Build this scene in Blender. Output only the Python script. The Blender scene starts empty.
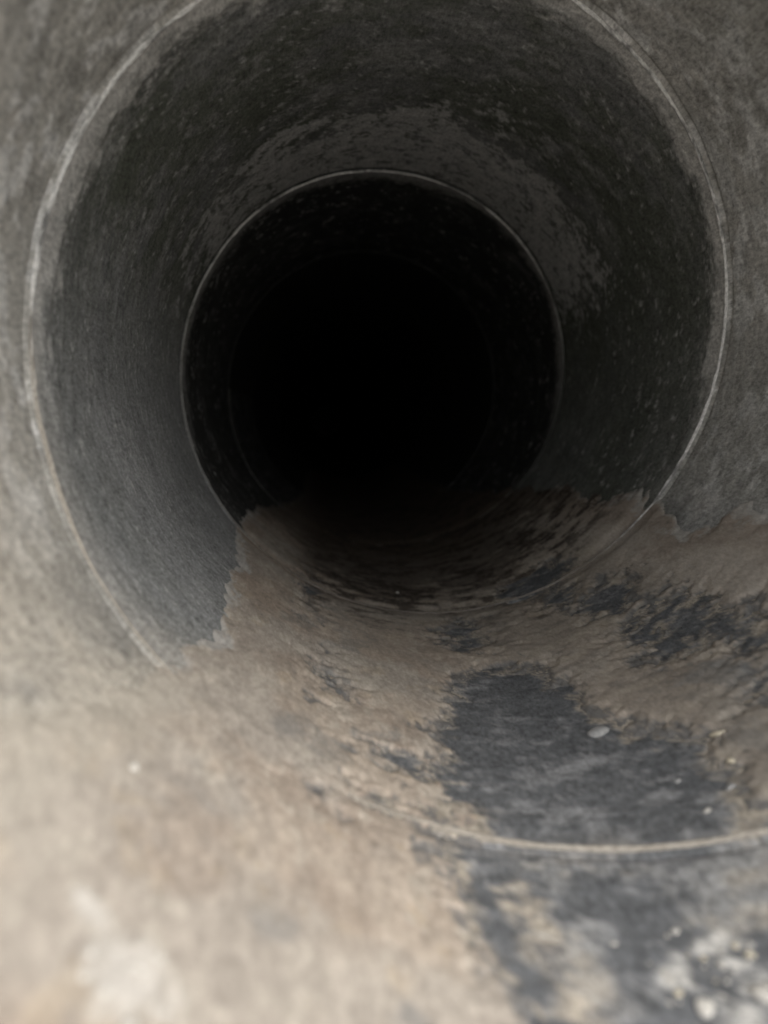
import bpy, bmesh, math, random
import numpy as np
from mathutils import Matrix, Vector

# ------------------------------------------------------------------ scene, camera, light
scene = bpy.context.scene
C = scene.collection
R = 0.20                                   # inner radius of the pipe (m); pipe axis is +Y, X right, Z up
Z0, PITCH = 1.17102 * R, 1.61037 * R       # helical seam: y = Z0 + PITCH * phi / 2pi, phi = 0 at the bottom, + to the left
MOUTH = 0.12 * R                          # open end of the pipe, level with the lens
FAR = 42.0 * R

pa, pb, cx, cz = 0.12273, 0.09192, -0.39416 * R, -0.2363 * R
ca, sa, cb, sb = math.cos(pa), math.sin(pa), math.cos(pb), math.sin(pb)
RX = np.array([[1, 0, 0], [0, ca, -sa], [0, sa, ca]]); RY = np.array([[cb, 0, sb], [0, 1, 0], [-sb, 0, cb]])
M3 = RX @ RY                               # columns: right, up, forward in (right, up, along) axes
def w3(v): return Vector((v[0], v[2], v[1]))
right, up, fwd = w3(M3[:, 0]), w3(M3[:, 1]), w3(M3[:, 2])
cam_d = bpy.data.cameras.new('camera'); cam = bpy.data.objects.new('camera', cam_d); C.objects.link(cam)
cam.matrix_world = Matrix(((right.x, up.x, -fwd.x, cx), (right.y, up.y, -fwd.y, 0.0), (right.z, up.z, -fwd.z, cz), (0, 0, 0, 1)))
cam_d.sensor_fit = 'HORIZONTAL'; cam_d.sensor_width = 7.68; cam_d.lens = 7.0     # 700 px focal length at 768 px
cam_d.clip_start = 0.005; cam_d.clip_end = 200
cam_d.dof.use_dof = True; cam_d.dof.focus_distance = 2.2 * R; cam_d.dof.aperture_fstop = 1.35
scene.camera = cam

world = bpy.data.worlds.new('World'); scene.world = world; world.use_nodes = True
SUN_DIR = Vector((-0.36, 0.60, -0.70)).normalized()      # the way the light travels
wn = world.node_tree.nodes; wl = world.node_tree.links
bg = wn['Background']; sky = wn.new('ShaderNodeTexSky'); sky.sky_type = 'NISHITA'; sky.sun_disc = False
to_sun = -SUN_DIR
sky.sun_elevation = math.asin(to_sun.z); sky.sun_rotation = math.atan2(to_sun.x, to_sun.y)
sky.air_density = 1.0; sky.dust_density = 1.5; sky.ozone_density = 1.0
haze_hs = wn.new('ShaderNodeHueSaturation'); haze_hs.inputs['Saturation'].default_value = 0.25     # cloudy, nearly white sky
wl.new(sky.outputs[0], haze_hs.inputs['Color']); wl.new(haze_hs.outputs[0], bg.inputs[0]); bg.inputs[1].default_value = 0.15
sun_d = bpy.data.lights.new('sun', 'SUN'); sun_d.energy = 1.2; sun_d.angle = math.radians(40); sun_d.color = (1.0, 0.97, 0.93)
sun = bpy.data.objects.new('sun', sun_d); C.objects.link(sun); sun.rotation_euler = SUN_DIR.to_track_quat('-Z', 'Y').to_euler()
vs = scene.view_settings; vs.view_transform = 'Standard'; vs.look = 'None'; vs.gamma = 1.0; vs.use_curve_mapping = False
vs.exposure = 1.15
scene.render.engine = 'CYCLES'
scene.cycles.max_bounces = 3; scene.cycles.diffuse_bounces = 3; scene.cycles.glossy_bounces = 1
scene.cycles.use_adaptive_sampling = True; scene.cycles.adaptive_threshold = 0.02
scene.cycles.pixel_filter_type = 'BLACKMAN_HARRIS'; scene.cycles.filter_width = 1.7

# ------------------------------------------------------------------ numpy noise
def hash2(i, j, seed):
    n = (i.astype(np.int64) * 374761393 + j.astype(np.int64) * 668265263 + seed * 1442695041) & 0xffffffff
    n = ((n ^ (n >> 13)) * 1274126177) & 0xffffffff
    n = n ^ (n >> 16)
    return (n & 0xffff) / 65535.0
def vnoise(x, y, seed):
    i = np.floor(x); j = np.floor(y); fx = x - i; fy = y - j
    fx = fx * fx * fx * (fx * (fx * 6 - 15) + 10); fy = fy * fy * fy * (fy * (fy * 6 - 15) + 10)
    a = hash2(i, j, seed); b = hash2(i + 1, j, seed); c = hash2(i, j + 1, seed); d = hash2(i + 1, j + 1, seed)
    return (a + (b - a) * fx) * (1 - fy) + (c + (d - c) * fx) * fy - 0.5
def fbm(x, y, seed, octaves=5, gain=0.55):
    s = 0.0; amp = 1.0
    for o in range(octaves):
        c, sn = math.cos(o * 1.1), math.sin(o * 1.1)
        k = 2.03 ** o
        s = s + amp * vnoise((x * c - y * sn) * k + o * 7.3, (x * sn + y * c) * k - o * 3.1, seed + o); amp *= gain
    return s
def sstep(a, b, x):
    t = np.clip((x - a) / (b - a), 0, 1); return t * t * (3 - 2 * t)
def poly_sd(px, py, poly):                 # signed distance, negative inside
    d = np.full(px.shape, 1e9); inside = np.zeros(px.shape, bool); n = len(poly)
    for k in range(n):
        ax, ay = poly[k]; bx, by = poly[(k + 1) % n]
        ex, ey = bx - ax, by - ay; wx, wy = px - ax, py - ay
        t = np.clip((wx * ex + wy * ey) / (ex * ex + ey * ey), 0, 1)
        d = np.minimum(d, (wx - ex * t) ** 2 + (wy - ey * t) ** 2)
        c = ((ay > py) != (by > py)) & (px < (bx - ax) * (py - ay) / (by - ay + 1e-12) + ax)
        inside ^= c
    d = np.sqrt(d); return np.where(inside, -d, d)

# ------------------------------------------------------------------ dried mud on the invert, in unrolled pipe units (phi, y / R)
LEFT = [(0.95, 0.0), (0.93, 0.85), (0.857, 1.057), (0.776, 1.38), (0.711, 1.684), (0.739, 2.004), (0.772, 2.494), (0.862, 3.249), (0.82, 3.824), (0.66, 5.0), (0.58, 6.0), (0.55, 40)]
RIGHT = [(-1.15, 0.0), (-1.12, 1.8), (-1.089, 2.018), (-1.017, 2.087), (-0.976, 2.193), (-1.03, 2.374), (-1.064, 2.667), (-0.99, 2.966), (-1.015, 3.38), (-0.956, 3.938), (-0.813, 4.804), (-0.727, 5.607), (-0.65, 40)]
HOLES = [
 [(-0.075, 2.079), (-0.278, 2.004), (-0.288, 1.665), (-0.351, 1.483), (-0.435, 1.408), (-0.425, 1.257), (-0.375, 1.13), (-0.50, 1.06), (-0.52, 0.9), (-0.42, 0.70), (-0.20, 0.3), (0.10, 0.3), (0.127, 0.786), (0.129, 0.849), (0.146, 0.922), (0.168, 1.017), (0.182, 1.148), (0.185, 1.216), (0.165, 1.356), (0.108, 1.503), (0.084, 1.637), (0.006, 1.865)],
]
BLOBS = [  # phi, y, radius phi, radius y, depth
 (-0.136, 2.446, 0.040, 0.09, 1.9), (-0.62, 2.27, 0.10, 0.13, 1.0), (-0.690, 1.83, 0.055, 0.14, 1.5), (-0.735, 1.60, 0.07, 0.10, 0.8),
 (-0.585, 1.86, 0.06, 0.12, 0.9), (0.20, 1.45, 0.05, 0.05, 0.9), (0.447, 2.80, 0.02, 0.12, 0.8), (0.374, 1.86, 0.02, 0.06, 0.7),
 (0.285, 1.245, 0.04, 0.018, 0.8), (-0.50, 2.75, 0.16, 0.16, 0.6), (-0.65, 1.42, 0.05, 0.04, 0.6),
 (-0.53, 2.45, 0.07, 0.10, 0.6), (-0.78, 1.42, 0.03, 0.12, 0.7)]
ISLES = [(0.065, 0.90, 0.022, 0.09, 0.9), (0.13, 1.26, 0.05, 0.06, 0.8)]
def mud_field(phi, u):
    """> 0 where mud lies on the pipe, in units of R, ragged by noise"""
    wob = 0.036 * fbm(phi * 11, u * 10, 11, 6, 0.66)
    l = np.interp(u, [q[1] for q in LEFT], [q[0] for q in LEFT]); r = np.interp(u, [q[1] for q in RIGHT], [q[0] for q in RIGHT])
    m = np.minimum(l - phi + wob, phi - r + 1.4 * wob)
    soft = 1.0 + 1.2 * sstep(1.5, 0.9, u) * (phi > 0.5)
    hole = np.full(phi.shape, 1.0)
    rag = 0.055 * fbm(phi * 12, u * 14, 31, 7, 0.74)
    for h in HOLES: hole = np.minimum(hole, poly_sd(phi, u, h) + rag)
    rag2 = fbm(phi * 12 + u * 3, u * 17 - phi * 5, 51, 6, 0.74)
    for (p, y, rp, ry, dep) in BLOBS:
        q = np.sqrt(((phi - p) / rp) ** 2 + ((u - y) / ry) ** 2)
        hole = np.minimum(hole, (q - 1.0) * min(rp, ry) * 0.9 + 0.065 * (rag2 + 0.10 + 0.5 * (1 - dep)))
    for (p, y, rp, ry, dep) in ISLES:
        q = np.sqrt(((phi - p) / rp) ** 2 + ((u - y) / ry) ** 2)
        isl = (1.0 - q) * min(rp, ry) * 0.8 + 0.035 * (rag2 - 0.30)
        hole = np.maximum(hole, isl)
    return m, hole

# ------------------------------------------------------------------ material helpers
class NT:
    def __init__(s, name):
        s.m = bpy.data.materials.new(name); s.m.use_nodes = True; s.t = s.m.node_tree
        s.b = s.t.nodes['Principled BSDF']
    def n(s, kind, **kw):
        x = s.t.nodes.new('ShaderNode' + kind)
        for k, v in kw.items(): setattr(x, k, v)
        return x
    def link(s, a, b): s.t.links.new(a, b)
    def attr(s, name):
        return s.n('Attribute', attribute_name=name)
    def val(s, v):
        x = s.n('Value'); x.outputs[0].default_value = v; return x.outputs[0]
    def math(s, op, a, b=None, c=None, clamp=False):
        x = s.n('Math', operation=op, use_clamp=clamp)
        for i, q in enumerate((a, b, c)):
            if q is None: continue
            if isinstance(q, (int, float)): x.inputs[i].default_value = q
            else: s.link(q, x.inputs[i])
        return x.outputs[0]
    def ramp(s, v, lo, hi, a=0.0, b=1.0):
        x = s.n('MapRange', interpolation_type='SMOOTHSTEP'); s.link(v, x.inputs['Value'])
        x.inputs['From Min'].default_value = lo; x.inputs['From Max'].default_value = hi
        x.inputs['To Min'].default_value = a; x.inputs['To Max'].default_value = b
        return x.outputs[0]
    def scale(s, v, sc, off=(0, 0, 0)):
        x = s.n('Mapping'); s.link(v, x.inputs['Vector']); x.inputs['Scale'].default_value = sc; x.inputs['Location'].default_value = off
        return x.outputs[0]
    def noise(s, v, sc, detail=6, rough=0.6, dist=0.0):
        x = s.n('TexNoise'); s.link(v, x.inputs['Vector']); x.inputs['Scale'].default_value = sc
        x.inputs['Detail'].default_value = detail; x.inputs['Roughness'].default_value = rough; x.inputs['Distortion'].default_value = dist
        return x.outputs['Fac']
    def voro(s, v, sc, feature='F1'):
        x = s.n('TexVoronoi', feature=feature); s.link(v, x.inputs['Vector']); x.inputs['Scale'].default_value = sc
        return x.outputs['Distance']
    def mix(s, f, a, b):
        x = s.n('Mix', data_type='RGBA')
        if isinstance(f, (int, float)): x.inputs[0].default_value = f
        else: s.link(f, x.inputs[0])
        for i, q in ((6, a), (7, b)):
            if isinstance(q, tuple): x.inputs[i].default_value = (*q, 1)
            else: s.link(q, x.inputs[i])
        return x.outputs[2]
    def bump(s, h, strength, dist, normal=None):
        x = s.n('Bump'); s.link(h, x.inputs['Height']); x.inputs['Strength'].default_value = strength; x.inputs['Distance'].default_value = dist
        if normal is not None: s.link(normal, x.inputs['Normal'])
        return x.outputs[0]
    def done(s, col, rough, normal=None, spec=0.3):
        if isinstance(col, tuple): s.b.inputs['Base Color'].default_value = (*col, 1)
        else: s.link(col, s.b.inputs['Base Color'])
        if isinstance(rough, (int, float)): s.b.inputs['Roughness'].default_value = rough
        else: s.link(rough, s.b.inputs['Roughness'])
        s.b.inputs['Specular IOR Level'].default_value = spec
        if normal is not None: s.link(normal, s.b.inputs['Normal'])
        return s.m

# 'roll' attribute = (phi, y / R, metres across the strip from the seam); 'tint' = the surface's colour, with some haze and groove shade painted in, worked out below in pipe coordinates
def aged_material(name, sc, bump, dist, rough, amount, grain):
    t = NT(name)
    roll = t.attr('roll').outputs['Vector']; tint = t.attr('tint').outputs['Color']
    v = t.scale(roll, sc)
    streak = t.noise(v, 1.0, 5, 0.68, 0.3)
    speck = t.noise(t.scale(roll, (85, 44, 0)), 1.0, 4, 0.82)
    f = t.math('ADD', t.math('MULTIPLY', t.math('SUBTRACT', streak, 0.5), amount), t.math('MULTIPLY', t.math('SUBTRACT', speck, 0.5), grain))
    hs = t.n('HueSaturation'); t.link(tint, hs.inputs['Color']); t.link(t.math('ADD', f, 1.0), hs.inputs['Value'])
    h = t.math('ADD', streak, t.math('MULTIPLY', speck, 0.8))
    return t.done(hs.outputs[0], rough, t.bump(h, bump, dist), 0.12)
def wall_material(): return aged_material('aged_pipe_wall', (18, 24, 0), 0.7, 0.0014, 0.92, 1.3, 2.4)
def mud_material(): return aged_material('dried_silt', (30, 13, 0), 0.32, 0.0009, 0.95, 0.4, 1.2)

def lerp(c, new, f):
    f = np.clip(f, 0, 1)[..., None]; return c * (1 - f) + np.array(new) * f
def soft(n, lo, hi): return sstep(lo, hi, n)
def mud_tint(phi, u, m, hole):
    n1 = fbm(phi * 8, u * 5, 201, 6, 0.62); n2 = fbm(phi * 3 + 4, u * 3, 207, 4); st = fbm(phi * 11 + u * 2, u * 24 - phi * 5, 211, 6, 0.68)
    n3 = fbm(phi * 16, u * 9, 221, 6, 0.65); n4 = fbm(phi * 13 + 3, u * 10, 227, 5, 0.62); n5 = fbm(phi * 60, u * 27, 229, 4, 0.7)
    c = lerp(np.ones(phi.shape + (3,)) * np.array((0.352, 0.290, 0.235)), (0.44, 0.373, 0.305), soft(n1, -0.4, 0.45))
    c = lerp(c, (0.385, 0.35, 0.305), 0.65 * soft(n2, -0.05, 0.3))
    c = lerp(c, (0.49, 0.44, 0.37), 0.5 * soft(n3, 0.18, 0.5))
    c = lerp(c, (0.42, 0.335, 0.235), 0.35 * soft(n4, 0.25, 0.55))
    c = lerp(c, (0.27, 0.235, 0.20), 0.35 * soft(n3, -0.22, -0.5))
    # browner, streaked silt on the right side and beyond the dark patch
    rt = np.maximum(soft(phi, 0.05, -0.25), 0.8 * soft(u, 1.9, 2.8) * soft(phi, 0.5, 0.25))
    c = c * (1 + 0.22 * n5)[..., None]
    c = lerp(c, (0.33, 0.288, 0.24), 0.5 * rt * soft(n1, 0.3, -0.3))
    c = lerp(c, (0.14, 0.128, 0.115), 0.5 * rt * soft(st + 0.3 * n5, 0.20, 0.5) * (1 - 0.8 * soft(phi, -0.72, -0.86)))
    c = lerp(c, (0.47, 0.41, 0.325), 0.55 * rt * soft(st, -0.16, -0.42))
    c = lerp(c, (0.345, 0.312, 0.27), 0.4 * rt)
    smooth_r = soft(phi, -0.70, -0.85) * soft(u, 3.4, 2.6)
    c = lerp(c, (0.47, 0.42, 0.365), 0.8 * smooth_r)
    # grey smears where the silt is thin
    for (p, y, rp, ry, k) in ((0.475, 0.83, 0.05, 0.03, 0.55), (0.38, 1.86, 0.05, 0.10, 0.7), (0.285, 1.245, 0.05, 0.022, 0.9), (0.30, 0.755, 0.03, 0.02, 0.7), (0.45, 1.45, 0.10, 0.10, 0.5), (0.30, 1.55, 0.10, 0.10, 0.6),
                            (-0.73, 1.62, 0.09, 0.14, 0.9), (-0.60, 1.55, 0.12, 0.10, 0.6), (-0.52, 1.30, 0.04, 0.10, 0.5), (0.66, 1.05, 0.10, 0.10, 0.3), (0.40, 2.35, 0.15, 0.3, 0.5)):
        q = 1 - np.sqrt(((phi - p) / rp) ** 2 + ((u - y) / ry) ** 2)
        c = lerp(c, (0.215, 0.21, 0.20), k * soft(q + 1.5 * n4 + 0.5 * st, 0.0, 0.9))
    # tide line: brown bloom under the upper edge with a pale crusted rim and flecks
    w = m + 0.05 * n3
    c = lerp(c, (0.27, 0.215, 0.172), 0.55 * soft(w, 0.02, 0.04) * soft(w, 0.20, 0.07) * np.where(phi > 0, 0.5 * soft(u, 1.4, 1.9), 1.0))
    c = lerp(c, (0.42, 0.39, 0.355), 0.75 * soft(w, 0.13, 0.06) * soft(n4, 0.24, 0.36) * (phi < 0))
    c = lerp(c, (0.44, 0.42, 0.39), 0.85 * soft(w, 0.035, 0.014) * soft(u, 1.2, 1.7))
    # thin fringe round the bare patches
    c = lerp(c, (0.15, 0.15, 0.148), 0.85 * soft(hole + 0.04 * n3 + 0.03 * n5, 0.045, 0.0))
    c = lerp(c, (0.41, 0.37, 0.312), soft(m, 0.20, 0.0) * soft(u, 1.5, 1.2) * (phi > 0))
    # silt turns black-brown further in
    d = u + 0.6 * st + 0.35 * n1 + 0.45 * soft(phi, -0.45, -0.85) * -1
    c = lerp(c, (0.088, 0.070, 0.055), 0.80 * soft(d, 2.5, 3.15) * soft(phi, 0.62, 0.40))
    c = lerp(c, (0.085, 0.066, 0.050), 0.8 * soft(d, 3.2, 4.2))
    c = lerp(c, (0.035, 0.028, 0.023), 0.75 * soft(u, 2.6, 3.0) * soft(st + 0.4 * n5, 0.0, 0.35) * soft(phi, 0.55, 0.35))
    # chalk
    def blob(p, y, rp, ry): return np.exp(-(((phi - p) / rp) ** 2 + ((u - y) / ry) ** 2))
    L = 0.75 * blob(0.645, 0.655, 0.075, 0.075) + 0.7 * blob(0.712, 0.715, 0.022, 0.018) + 0.6 * blob(0.205, 1.14, 0.03, 0.06) + 0.45 * blob(0.285, 0.725, 0.03, 0.015) + 0.25 * blob(0.95, 0.9, 0.1, 0.2)
    c = lerp(c, (0.56, 0.53, 0.485), 0.65 * soft(L * (1 + 1.3 * n3 + 0.5 * n5), 0.32, 1.05))
    return c
def wall_tint(phi, u, aw, T):
    pc = cut(phi)
    n1 = fbm(pc * 4 + 1, u * 6, 301, 6, 0.65); n2 = fbm(pc * 1.6, u * 1.8, 307, 4); st = fbm(pc * 5, u * 40, 311, 6, 0.68)
    n3 = fbm(pc * 14, u * 20, 317, 6, 0.68); n4 = fbm(pc * 9 + 7, u * 12 + 2, 331, 6, 0.66); n5 = fbm(pc * 50, u * 46, 337, 3, 0.7)
    top = np.abs(wrap(phi - np.pi)); pm = np.mod(phi, 2 * np.pi)
    c = lerp(np.ones(phi.shape + (3,)) * np.array((0.15, 0.152, 0.147)), (0.27, 0.27, 0.262), soft(n1, -0.35, 0.4))
    c = lerp(c, (0.085, 0.090, 0.075), 0.7 * soft(n2 + 0.35 * n1, -0.02, 0.28))                       # algae-dark
    c = lerp(c, (0.32, 0.32, 0.31), 0.35 * soft(st, 0.18, 0.5))
    # crown of the second turn: blackened, with pale flecks
    turn2 = soft(T / (2 * np.pi), -0.05, 0.05) * soft(T / (2 * np.pi), 1.02, 0.98)
    blk = turn2 * soft(top, 1.9, 1.2) * soft(aw + 0.030 * n3 + 0.02 * n1, 0.004, 0.075)
    c = lerp(c, (0.088, 0.095, 0.074), 0.85 * blk * soft(n1 + 0.35 * n3, -0.55, 0.1))
    c = lerp(c, (0.25, 0.25, 0.238), 0.65 * turn2 * soft(n4 + 0.7 * n5 + 0.3 * n3, 0.0, 0.75) * soft(top, 1.9, 1.3))
    # right side is darker, left side smooth grey
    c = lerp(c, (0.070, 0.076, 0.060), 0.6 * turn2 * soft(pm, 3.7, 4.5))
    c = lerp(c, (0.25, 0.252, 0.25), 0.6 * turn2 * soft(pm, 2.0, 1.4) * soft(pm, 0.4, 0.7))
    # beyond the third pass of the seam: wall goes near-black
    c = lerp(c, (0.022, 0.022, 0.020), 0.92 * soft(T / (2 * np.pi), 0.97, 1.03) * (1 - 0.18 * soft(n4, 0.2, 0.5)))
    # nearest turn: brown-grey with chalky blotches
    t1 = soft(T / (2 * np.pi), 0.02, -0.02) * soft(np.abs(phi), 0.9, 1.3)
    c = lerp(c, (0.45, 0.434, 0.40), 0.8 * t1)
    c = lerp(c, (0.25, 0.215, 0.185), 0.55 * t1 * soft(n4 + 0.4 * n5, 0.12, 0.5))
    c = lerp(c, (0.66, 0.655, 0.635), 0.8 * t1 * soft(1.2 * n4 + 0.6 * n3 + 0.35 * n5, 0.05, 0.4))
    c = lerp(c, (0.22, 0.215, 0.198), 0.6 * t1 * soft(n1 + 0.5 * n3 + 0.4 * n5, -0.05, -0.55))
    c = lerp(c, (0.20, 0.20, 0.185), 0.45 * t1 * soft(phi, -0.9, -1.2) * soft(n2 + 0.6 * n1 + 0.4 * n3, -0.45, 0.25))       # right side mottled darker
    # pale flaking layer on the crown ahead of the seam
    k = soft(u + 0.10 * np.where(pm > np.pi, -(pm - np.pi), 0) * 3.2 + 0.25 * n1, 2.76, 2.98) * soft(top, 1.40, 0.95) * turn2
    k = k * soft(aw + 0.004 * n3, PITCH - 0.006, PITCH - 0.010)
    fl = soft(0.85 * k + 0.55 * n3 + 0.75 * n5, 0.36, 0.78)
    c = lerp(c, (0.39, 0.385, 0.37), 0.9 * fl)
    # mineral band behind the seam
    upper = soft(np.abs(phi), 1.2, 1.7)
    lapw = 0.015 * (1 + 0.8 * fbm(cut(phi) * 2.2, u * 0 + 3, 93, 5))
    lap = soft(aw / lapw + 0.75 * n3 + 0.7 * n5, 1.7, 0.3)
    c = lerp(c, (0.58, 0.565, 0.535), 0.85 * lap * (0.15 + 0.85 * upper) * np.where(T < 2 * np.pi - 0.2, 1.0, 0.45))
    # silt film, plus veiling haze painted onto the near left wall
    m, hole = mud_field(phi, u)
    near = 1.0 * soft(m + 0.12 * n1 + 0.05 * n3, -0.26, -0.03) * soft(u, 1.75, 1.1) * (phi > 0)
    left_haze = 0.95 * soft(u, 1.7, 0.95) * soft(phi, 0.3, 0.9) * soft(phi, 2.3, 1.3) * soft(n2 + 0.5 * n1, -0.7, -0.05)
    c = lerp(c, (0.35, 0.318, 0.27), np.maximum(near * (m < 0.05), left_haze))
    hin = soft(m, 0.03, 0.08)
    c = lerp(c, (0.103, 0.106, 0.111), 0.92 * hin * (hole < 0.1))
    c = lerp(c, (0.235, 0.236, 0.238), 0.75 * hin * soft(n3 + 0.4 * n1 + 0.6 * n5, -0.15, 0.6))
    lowf = soft(u, 1.22, 1.0)
    c = lerp(c, (0.29, 0.286, 0.276), 0.75 * hin * lowf * soft(n1 + n4 * 0.5 + 0.4 * n5, -0.4, 0.3))
    c = lerp(c, (0.40, 0.345, 0.27), hin * 0.75 * np.maximum(soft(hole + 0.04 * n3 + 0.03 * n5, -0.03, 0.02), lowf * soft(n4 + 0.4 * n1, 0.1, 0.6) * 0.55))
    q = 1.15 * np.exp(-(((phi + 0.155) / 0.075) ** 2 + ((u - 0.84) / 0.08) ** 2)) + 0.7 * np.exp(-(((phi - 0.045) / 0.05) ** 2 + ((u - 1.12) / 0.02) ** 2)) + 0.22 * np.exp(-(((phi + 0.05) / 0.25) ** 2 + ((u - seam_u(phi, 0) - 0.03) / 0.02) ** 2))
    c = lerp(c, (0.58, 0.56, 0.52), 0.8 * hin * soft(q * (1 + 0.8 * n4 + 1.6 * n3 + 0.8 * n5), 0.42, 1.15))
    # shade in the groove, painted as a dark line
    c = lerp(c, (0.03, 0.03, 0.028), 0.8 * soft(np.abs(aw - (PITCH - 0.0045)), 0.003, 0.0015) * soft(np.abs(phi), 0.9, 1.2) * soft(T, 0.5, 1.5))
    return np.clip(c * 1.22, 0.01, 0.8)

def seam_material():
    t = NT('worn_seam_ridge')
    roll = t.attr('roll').outputs['Vector']; tint = t.attr('tint').outputs['Color']
    f = t.noise(t.scale(roll, (70, 0, 900)), 1.0, 4, 0.7)
    hs = t.n('HueSaturation'); t.link(tint, hs.inputs['Color']); t.link(t.ramp(f, 0.25, 0.75, 0.55, 1.3), hs.inputs['Value'])
    return t.done(hs.outputs[0], 0.75, t.bump(f, 0.4, 0.0005), 0.3)

def stone_material(name, c, c2):
    t = NT(name); tc = t.n('TexCoord').outputs['Object']
    a = t.noise(tc, 420, 6, 0.65); b = t.noise(tc, 1500, 3, 0.6)
    return t.done(t.mix(t.ramp(a, 0.35, 0.68), c, c2), 0.7, t.bump(b, 0.5, 0.0003), 0.3)

MAT_WALL, MAT_MUD, MAT_SEAM = wall_material(), mud_material(), seam_material()
def soil_material():
    t = NT('bounce_ground'); tc = t.n('TexCoord').outputs['Object']
    a = t.noise(tc, 3, 8, 0.6); b = t.noise(tc, 60, 6, 0.7)
    return t.done(t.mix(t.ramp(a, 0.3, 0.7), (0.52, 0.50, 0.47), (0.62, 0.60, 0.56)), 0.95, t.bump(b, 0.6, 0.01), 0.1)
MAT_SOIL = soil_material()
def shell_material():
    t = NT('outer_pipe_skin'); tc = t.n('TexCoord').outputs['Object']
    a = t.noise(tc, 14, 8, 0.65)
    return t.done(t.mix(t.ramp(a, 0.3, 0.7), (0.16, 0.16, 0.155), (0.28, 0.275, 0.265)), 0.8, None, 0.3)
MAT_SHELL = shell_material()

# ------------------------------------------------------------------ mesh helpers
def grid_mesh(name, P, attrs=None, vec=None, keep=None):
    """P: (n, m, 3) array -> quad mesh, smooth shaded"""
    n, m = P.shape[:2]
    idx = np.arange(n * m).reshape(n, m)
    q = np.stack([idx[:-1, :-1], idx[1:, :-1], idx[1:, 1:], idx[:-1, 1:]], -1).reshape(-1, 4)
    if keep is not None: q = q[keep.reshape(-1)]
    me = bpy.data.meshes.new(name)
    me.vertices.add(n * m); me.vertices.foreach_set('co', P.reshape(-1).astype(np.float32))
    me.loops.add(q.size); me.loops.foreach_set('vertex_index', q.reshape(-1).astype(np.int32))
    me.polygons.add(len(q)); me.polygons.foreach_set('loop_start', (np.arange(len(q)) * 4).astype(np.int32))
    me.polygons.foreach_set('use_smooth', np.ones(len(q), bool))
    for k, v in (attrs or {}).items():
        me.attributes.new(k, 'FLOAT', 'POINT').data.foreach_set('value', v.reshape(-1).astype(np.float32))
    for k, v in (vec or {}).items():
        me.attributes.new(k, 'FLOAT_VECTOR', 'POINT').data.foreach_set('vector', v.reshape(-1).astype(np.float32))
    me.update(); me.validate()
    return me
def link(name, me, mat, parent=None):
    o = bpy.data.objects.new(name, me); C.objects.link(o)
    if mat: me.materials.append(mat)
    if parent: o.parent = parent
    return o
def pos(phi, y, r): return np.stack([-np.sin(phi) * r, y, -np.cos(phi) * r], -1)
def tag(o, label=None, cat=None, group=None, kind=None):
    for k, v in (('label', label), ('category', cat), ('group', group), ('kind', kind)):
        if v: o[k] = v
def cut(phi): return np.mod(phi + 0.8, 2 * np.pi) - 0.8     # pattern coordinate: its one jump lies under the mud
def wrap(T): return np.mod(T + np.pi, 2 * np.pi) - np.pi

# ------------------------------------------------------------------ surroundings outside the mouth: unseen ground under the pipe, added to bounce light inside
bm = bmesh.new(); rnd = random.Random(5)
bmesh.ops.create_grid(bm, x_segments=60, y_segments=60, size=30)
for v in bm.verts:
    d = math.hypot(v.co.x, v.co.y); v.co.z = -R * 1.06 - 0.004 + (rnd.uniform(-1, 1) * 0.05 - 0.06 if d > 5 else 0)
me = bpy.data.meshes.new('ground'); bm.to_mesh(me); bm.free()
g = link('ground', me, MAT_SOIL); g['kind'] = 'structure'

# ------------------------------------------------------------------ the pipe
pipe = bpy.data.objects.new('drain_pipe', None); C.objects.link(pipe); pipe.location = (0, 0, 0)
tag(pipe, 'dark grey round drain pipe with a raised spiral seam running into blackness', 'pipe')

def bump_r(phi, y):                         # slight unevenness of the pipe wall (metres, inwards)
    u = y / R
    return 0.0008 * fbm(np.cos(phi) * 2.2 + 5, u * 1.4 + np.sin(phi) * 2.2, 71, 4)
def seam_u(phi, k): return (Z0 + PITCH * (phi / (2 * np.pi) + k)) / R

def wall_strip(T0, T1, nt, nw, full):
    T = np.linspace(T0, T1, nt)
    w = np.linspace(0, 1, nw); e = 0.5 - 0.5 * np.cos(np.pi * w); w = 0.55 * w + 0.45 * e         # denser beside the seam
    T, w = np.meshgrid(T, w, indexing='ij')
    y = Z0 + PITCH * (T / (2 * np.pi) + w)
    yc = np.clip(y, MOUTH, FAR)
    phi = wrap(T); u = yc / R; aw = w * PITCH
    h = bump_r(phi, yc)
    h -= 0.0018 * np.exp(-((aw - (PITCH - 0.0045)) / 0.0016) ** 2)                                   # groove just before the seam
    rag = fbm(cut(phi) * 6 + 2, aw * 160, 91, 4)
    lapw = 0.020 * (1 + 0.55 * fbm(cut(phi) * 2.2, u * 0 + 3, 93, 4))
    h += 0.0007 * sstep(1.25, 0.75, aw / lapw + 0.5 * rag)                                           # lapped edge behind the seam
    if full:
        h += 0.00035 * fbm(cut(phi) * 12, u * 22, 97, 5, 0.65)
        # strip index: T is the strip's own running angle, so the seam on its near side is at T
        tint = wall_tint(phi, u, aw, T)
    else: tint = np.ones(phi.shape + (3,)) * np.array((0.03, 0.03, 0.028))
    P = pos(phi, yc, R - h)
    ok = ~((y[:-1, :-1] <= MOUTH) & (y[1:, 1:] <= MOUTH) & (y[:-1, 1:] <= MOUTH)) & ~((y[:-1, :-1] >= FAR) & (y[1:, :-1] >= FAR))
    return grid_mesh('wall', P, None, {'roll': np.stack([cut(phi), u, aw], -1), 'tint': tint}, ok)
two = 2 * math.pi
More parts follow.
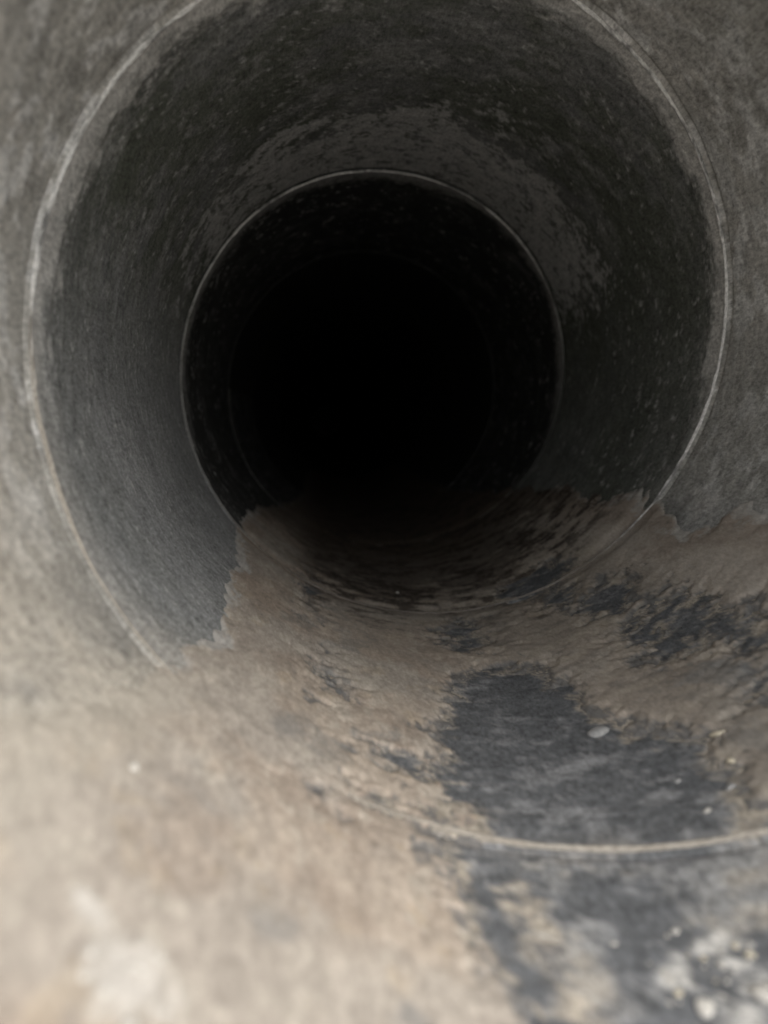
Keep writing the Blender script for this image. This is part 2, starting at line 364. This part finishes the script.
link('wall', wall_strip(-1.75 * two, 2.25 * two, 4 * 600, 190, True), MAT_WALL, pipe)
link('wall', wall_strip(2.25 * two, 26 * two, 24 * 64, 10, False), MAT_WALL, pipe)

def seam(Ta, Tb, nt):
    T = np.linspace(Ta, Tb, nt); prof = np.linspace(0, math.pi, 11)
    T, a = np.meshgrid(T, prof, indexing='ij')
    phi = wrap(T); yc = Z0 + PITCH * T / (2 * np.pi)
    n1 = fbm(T * 9, a * 0 + 1.5, 101, 5); n2 = fbm(T * 26, a * 0.8, 107, 4)
    wd = 0.0010 * (1 + 0.55 * n1 + 0.35 * n2) * (1 - 0.35 * sstep(1.6, 1.0, T) * sstep(0.2, 0.5, T)); ht = 0.0016 * (1 + 0.35 * n1 + 0.35 * n2) * (1 - 0.45 * sstep(9.0, 12.0, T)) * (1 - 0.55 * sstep(1.35, 0.85, T) * sstep(0.2, 0.5, T))
    y = yc - np.cos(a) * wd + 0.0006 * fbm(T * 5, a * 0, 109, 3); r = R - bump_r(phi, yc) + 0.0006 - np.sin(a) ** 0.8 * (ht + 0.0006)
    n3 = fbm(T * 8, a * 0.3 + 4, 111, 6, 0.7)
    tint = lerp(np.ones(phi.shape + (3,)) * np.array((0.22, 0.215, 0.205)), (0.78, 0.765, 0.73), soft(n3 + 0.5 * n2, -0.5, 0.25))
    tint = lerp(tint, (0.34, 0.30, 0.245), soft(phi, 1.75, 1.3) * soft(phi, -1.2, -0.6) * 0.9 * soft(T, 3.0, 2.0))
    side = soft(T, 5.3, 6.2) * soft(np.abs(phi), 2.4, 1.5)
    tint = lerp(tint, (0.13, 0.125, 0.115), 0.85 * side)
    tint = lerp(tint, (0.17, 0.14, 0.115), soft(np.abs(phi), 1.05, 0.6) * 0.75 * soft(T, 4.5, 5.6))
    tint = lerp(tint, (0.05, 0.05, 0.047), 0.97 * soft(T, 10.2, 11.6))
    y = np.maximum(y, MOUTH)
    return grid_mesh('seam', pos(phi, y, r), None, {'roll': np.stack([phi, y / R, np.sin(a) * 0.003 + T * 0.001], -1), 'tint': tint})
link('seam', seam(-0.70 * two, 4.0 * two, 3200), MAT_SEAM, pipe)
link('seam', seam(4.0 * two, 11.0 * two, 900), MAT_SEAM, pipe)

# outer skin, rim at the mouth and an added cap that shuts out light at the far end
RO = R * 1.055
ph = np.linspace(-np.pi, np.pi, 129)
prof = [(MOUTH - 0.0005, R), (MOUTH - 0.003, R + 0.002), (MOUTH - 0.003, RO - 0.002), (MOUTH, RO), (FAR + 0.012, RO), (FAR + 0.012, 0.001)]
P = np.stack([pos(ph, np.full_like(ph, y), np.full_like(ph, r)) for y, r in prof], 1)
so = link('outer_shell', grid_mesh('outer_shell', P), MAT_SHELL, pipe)
for p_ in so.data.polygons: p_.use_smooth = False

# ------------------------------------------------------------------ dried mud sheet
s = np.linspace(-1.35, 1.12, 620)
ys = [0.18]
while ys[-1] < 10: ys.append(ys[-1] + (0.0052 + 0.0030 * max(0, ys[-1] - 0.8) ** 1.25))
u = np.array(ys); print('mud rows', len(u))
PH, U = np.meshgrid(s, u, indexing='ij')
m, hole = mud_field(PH, U)
depth = np.minimum(m * 1.0, hole * 0.9)
rough = fbm(PH * 14, U * 6, 131, 6, 0.58); rough2 = fbm(PH * 48, U * 22, 137, 4, 0.6)
ramp_h = np.where(depth > 0, 0.0034 * (1 - np.exp(-np.maximum(depth, 0) / 0.055)), np.maximum(depth * 0.05, -0.0022))
h = ramp_h + 0.00045 * rough * sstep(0, 0.05, depth) + 0.00014 * rough2 * sstep(0.0, 0.02, depth)
seam_k = np.min(np.abs(np.stack([U - seam_u(PH, k) for k in range(0, 4)])), 0) * R
sk1 = np.min(np.abs(np.stack([U - seam_u(PH, k) for k in (1, 2)])), 0) * R
h = np.where(h > 0, h * (1 - 0.72 * sstep(0.022, 0.004, sk1)), h)          # scoured thin where the seam passes again
h += bump_r(PH, U * R) - 0.0001
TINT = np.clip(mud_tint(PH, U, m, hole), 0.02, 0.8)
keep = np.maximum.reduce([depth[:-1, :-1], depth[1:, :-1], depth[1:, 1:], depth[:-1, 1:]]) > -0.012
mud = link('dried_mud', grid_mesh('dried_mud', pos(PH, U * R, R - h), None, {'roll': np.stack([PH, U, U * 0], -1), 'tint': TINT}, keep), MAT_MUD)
tag(mud, 'tan crust of dried mud along the bottom of the pipe', 'mud', kind='stuff')

# ------------------------------------------------------------------ loose stones on the invert
M_WHITE = stone_material('white_stone', (0.48, 0.455, 0.41), (0.66, 0.63, 0.57))
M_GREY = stone_material('pale_grey_stone', (0.28, 0.28, 0.275), (0.42, 0.415, 0.40))
M_CREAM = stone_material('cream_stone', (0.48, 0.42, 0.31), (0.66, 0.60, 0.47))
def stone(name, phi, uu, sx, sy, sz, mat, seed, rot, label, cat, group=None, lift=0.0, facet=0.45):
    rr = random.Random(seed); b = bmesh.new(); bmesh.ops.create_icosphere(b, subdivisions=2 if sx < 0.002 else 3, radius=1)
    ax = [Vector((rr.gauss(0, 1), rr.gauss(0, 1), rr.gauss(0, 1))).normalized() for _ in range(9)]
    cut = [rr.uniform(facet, 0.95) for _ in ax]
    for v in b.verts:
        for a, c in zip(ax, cut):
            d = v.co.dot(a)
            if d > c: v.co -= a * (d - c) * 0.8
        v.co *= 1 + rr.uniform(-0.02, 0.02)
        v.co = Vector((v.co.x * sx, v.co.y * sy, v.co.z * sz))
    for f in b.faces: f.smooth = True
    me = bpy.data.meshes.new(name); b.to_mesh(me); b.free()
    o = link(name, me, mat)
    a1 = np.array([phi]); a2 = np.array([uu]); mm, hh = mud_field(a1, a2); dd = float(min(mm[0], hh[0] * 0.9))
    surf = (0.0034 * (1 - math.exp(-dd / 0.055)) if dd > 0 else 0.0) + float(bump_r(a1, a2 * R)[0])
    rad = R - surf - sz * 0.45 - lift
    o.location = (-math.sin(phi) * rad, uu * R, -math.cos(phi) * rad)
    o.rotation_euler = (Matrix.Rotation(phi, 4, 'Y') @ Matrix.Rotation(rot, 4, 'Z')).to_euler()
    tag(o, label, cat, group); return o
stone('pebble', -0.275, 1.545, 0.0056, 0.0040, 0.0018, M_GREY, 3, 0.1, 'smooth oval pale grey pebble at the upper edge of the dark bare patch', 'pebble', facet=0.85)
stone('stone_chip', -0.478, 1.361, 0.0040, 0.0018, 0.0013, M_CREAM, 4, -0.3, 'thin cream stone chip on the tan mud right of the dark patch', 'stone')
stone('stone_chip', -0.446, 1.266, 0.0016, 0.0019, 0.0012, M_CREAM, 5, 0.6, 'small cream stone chip on the right rim of the dark patch', 'stone')
stone('stone_chip', -0.405, 1.205, 0.0024, 0.0015, 0.0010, M_GREY, 6, 0.2, 'whitish chip in the dark patch, nearest the right edge of the patch', 'stone')
stone('stone_chip', -0.333, 1.168, 0.0023, 0.0015, 0.0010, M_WHITE, 7, 0.9, 'whitish chip just above the seam at the bottom right', 'stone')
stone('stone_chip', -0.335, 1.283, 0.0018, 0.0012, 0.0008, M_GREY, 8, 0.4, 'faint grey chip in the right half of the dark patch', 'stone')
stone('pebble', 0.738, 0.977, 0.0017, 0.0016, 0.0013, M_WHITE, 9, 0.4, 'tiny white pebble alone on tan mud at the lower left', 'pebble')
stone('pebble', 0.047, 3.059, 0.0016, 0.0016, 0.0012, M_WHITE, 10, 0.4, 'tiny white speck of stone on the seam deep in the pipe', 'pebble')
big = [(-0.1435, 0.929, 0.0016, 'single bright white crumb above the others in the bottom right corner'),
       (-0.113, 0.795, 0.0036, 'largest cream white lump on the grey pipe floor in the bottom right corner'),
       (-0.196, 0.797, 0.0040, 'white lump cut by the right edge of the picture in the corner')]
for k, (p_, y_, r_, l_) in enumerate(big):
    stone('pebble', p_, y_, r_, r_ * 0.7, r_ * 0.32, M_WHITE, 20 + k, k, l_, 'pebble')
rr = random.Random(12)
for k in range(30):
    p_ = -0.155 + rr.gauss(0, 0.045); y_ = 0.85 + rr.gauss(0, 0.045); r_ = rr.choice((0.0006, 0.0008, 0.0010, 0.0012, 0.0015))
    stone('pebble', p_, y_, r_, r_ * rr.uniform(0.5, 1), r_ * 0.4, rr.choice((M_WHITE, M_WHITE, M_CREAM)), 40 + k, rr.uniform(0, 3),
          'small whitish crumb of stone in the loose cluster in the bottom right corner', 'pebble', 'stone crumbs in the bottom right corner')
for k in range(12):
    p_ = 0.645 + rr.gauss(0, 0.035); y_ = 0.655 + rr.gauss(0, 0.035); r_ = rr.uniform(0.0008, 0.0022)
    stone('pebble', p_, y_, r_, r_ * rr.uniform(0.5, 1), r_ * 0.4, M_WHITE, 80 + k, rr.uniform(0, 3),
          'whitish crumb in the chalky patch at the lower left', 'pebble', 'crumbs in the chalky patch at the lower left')
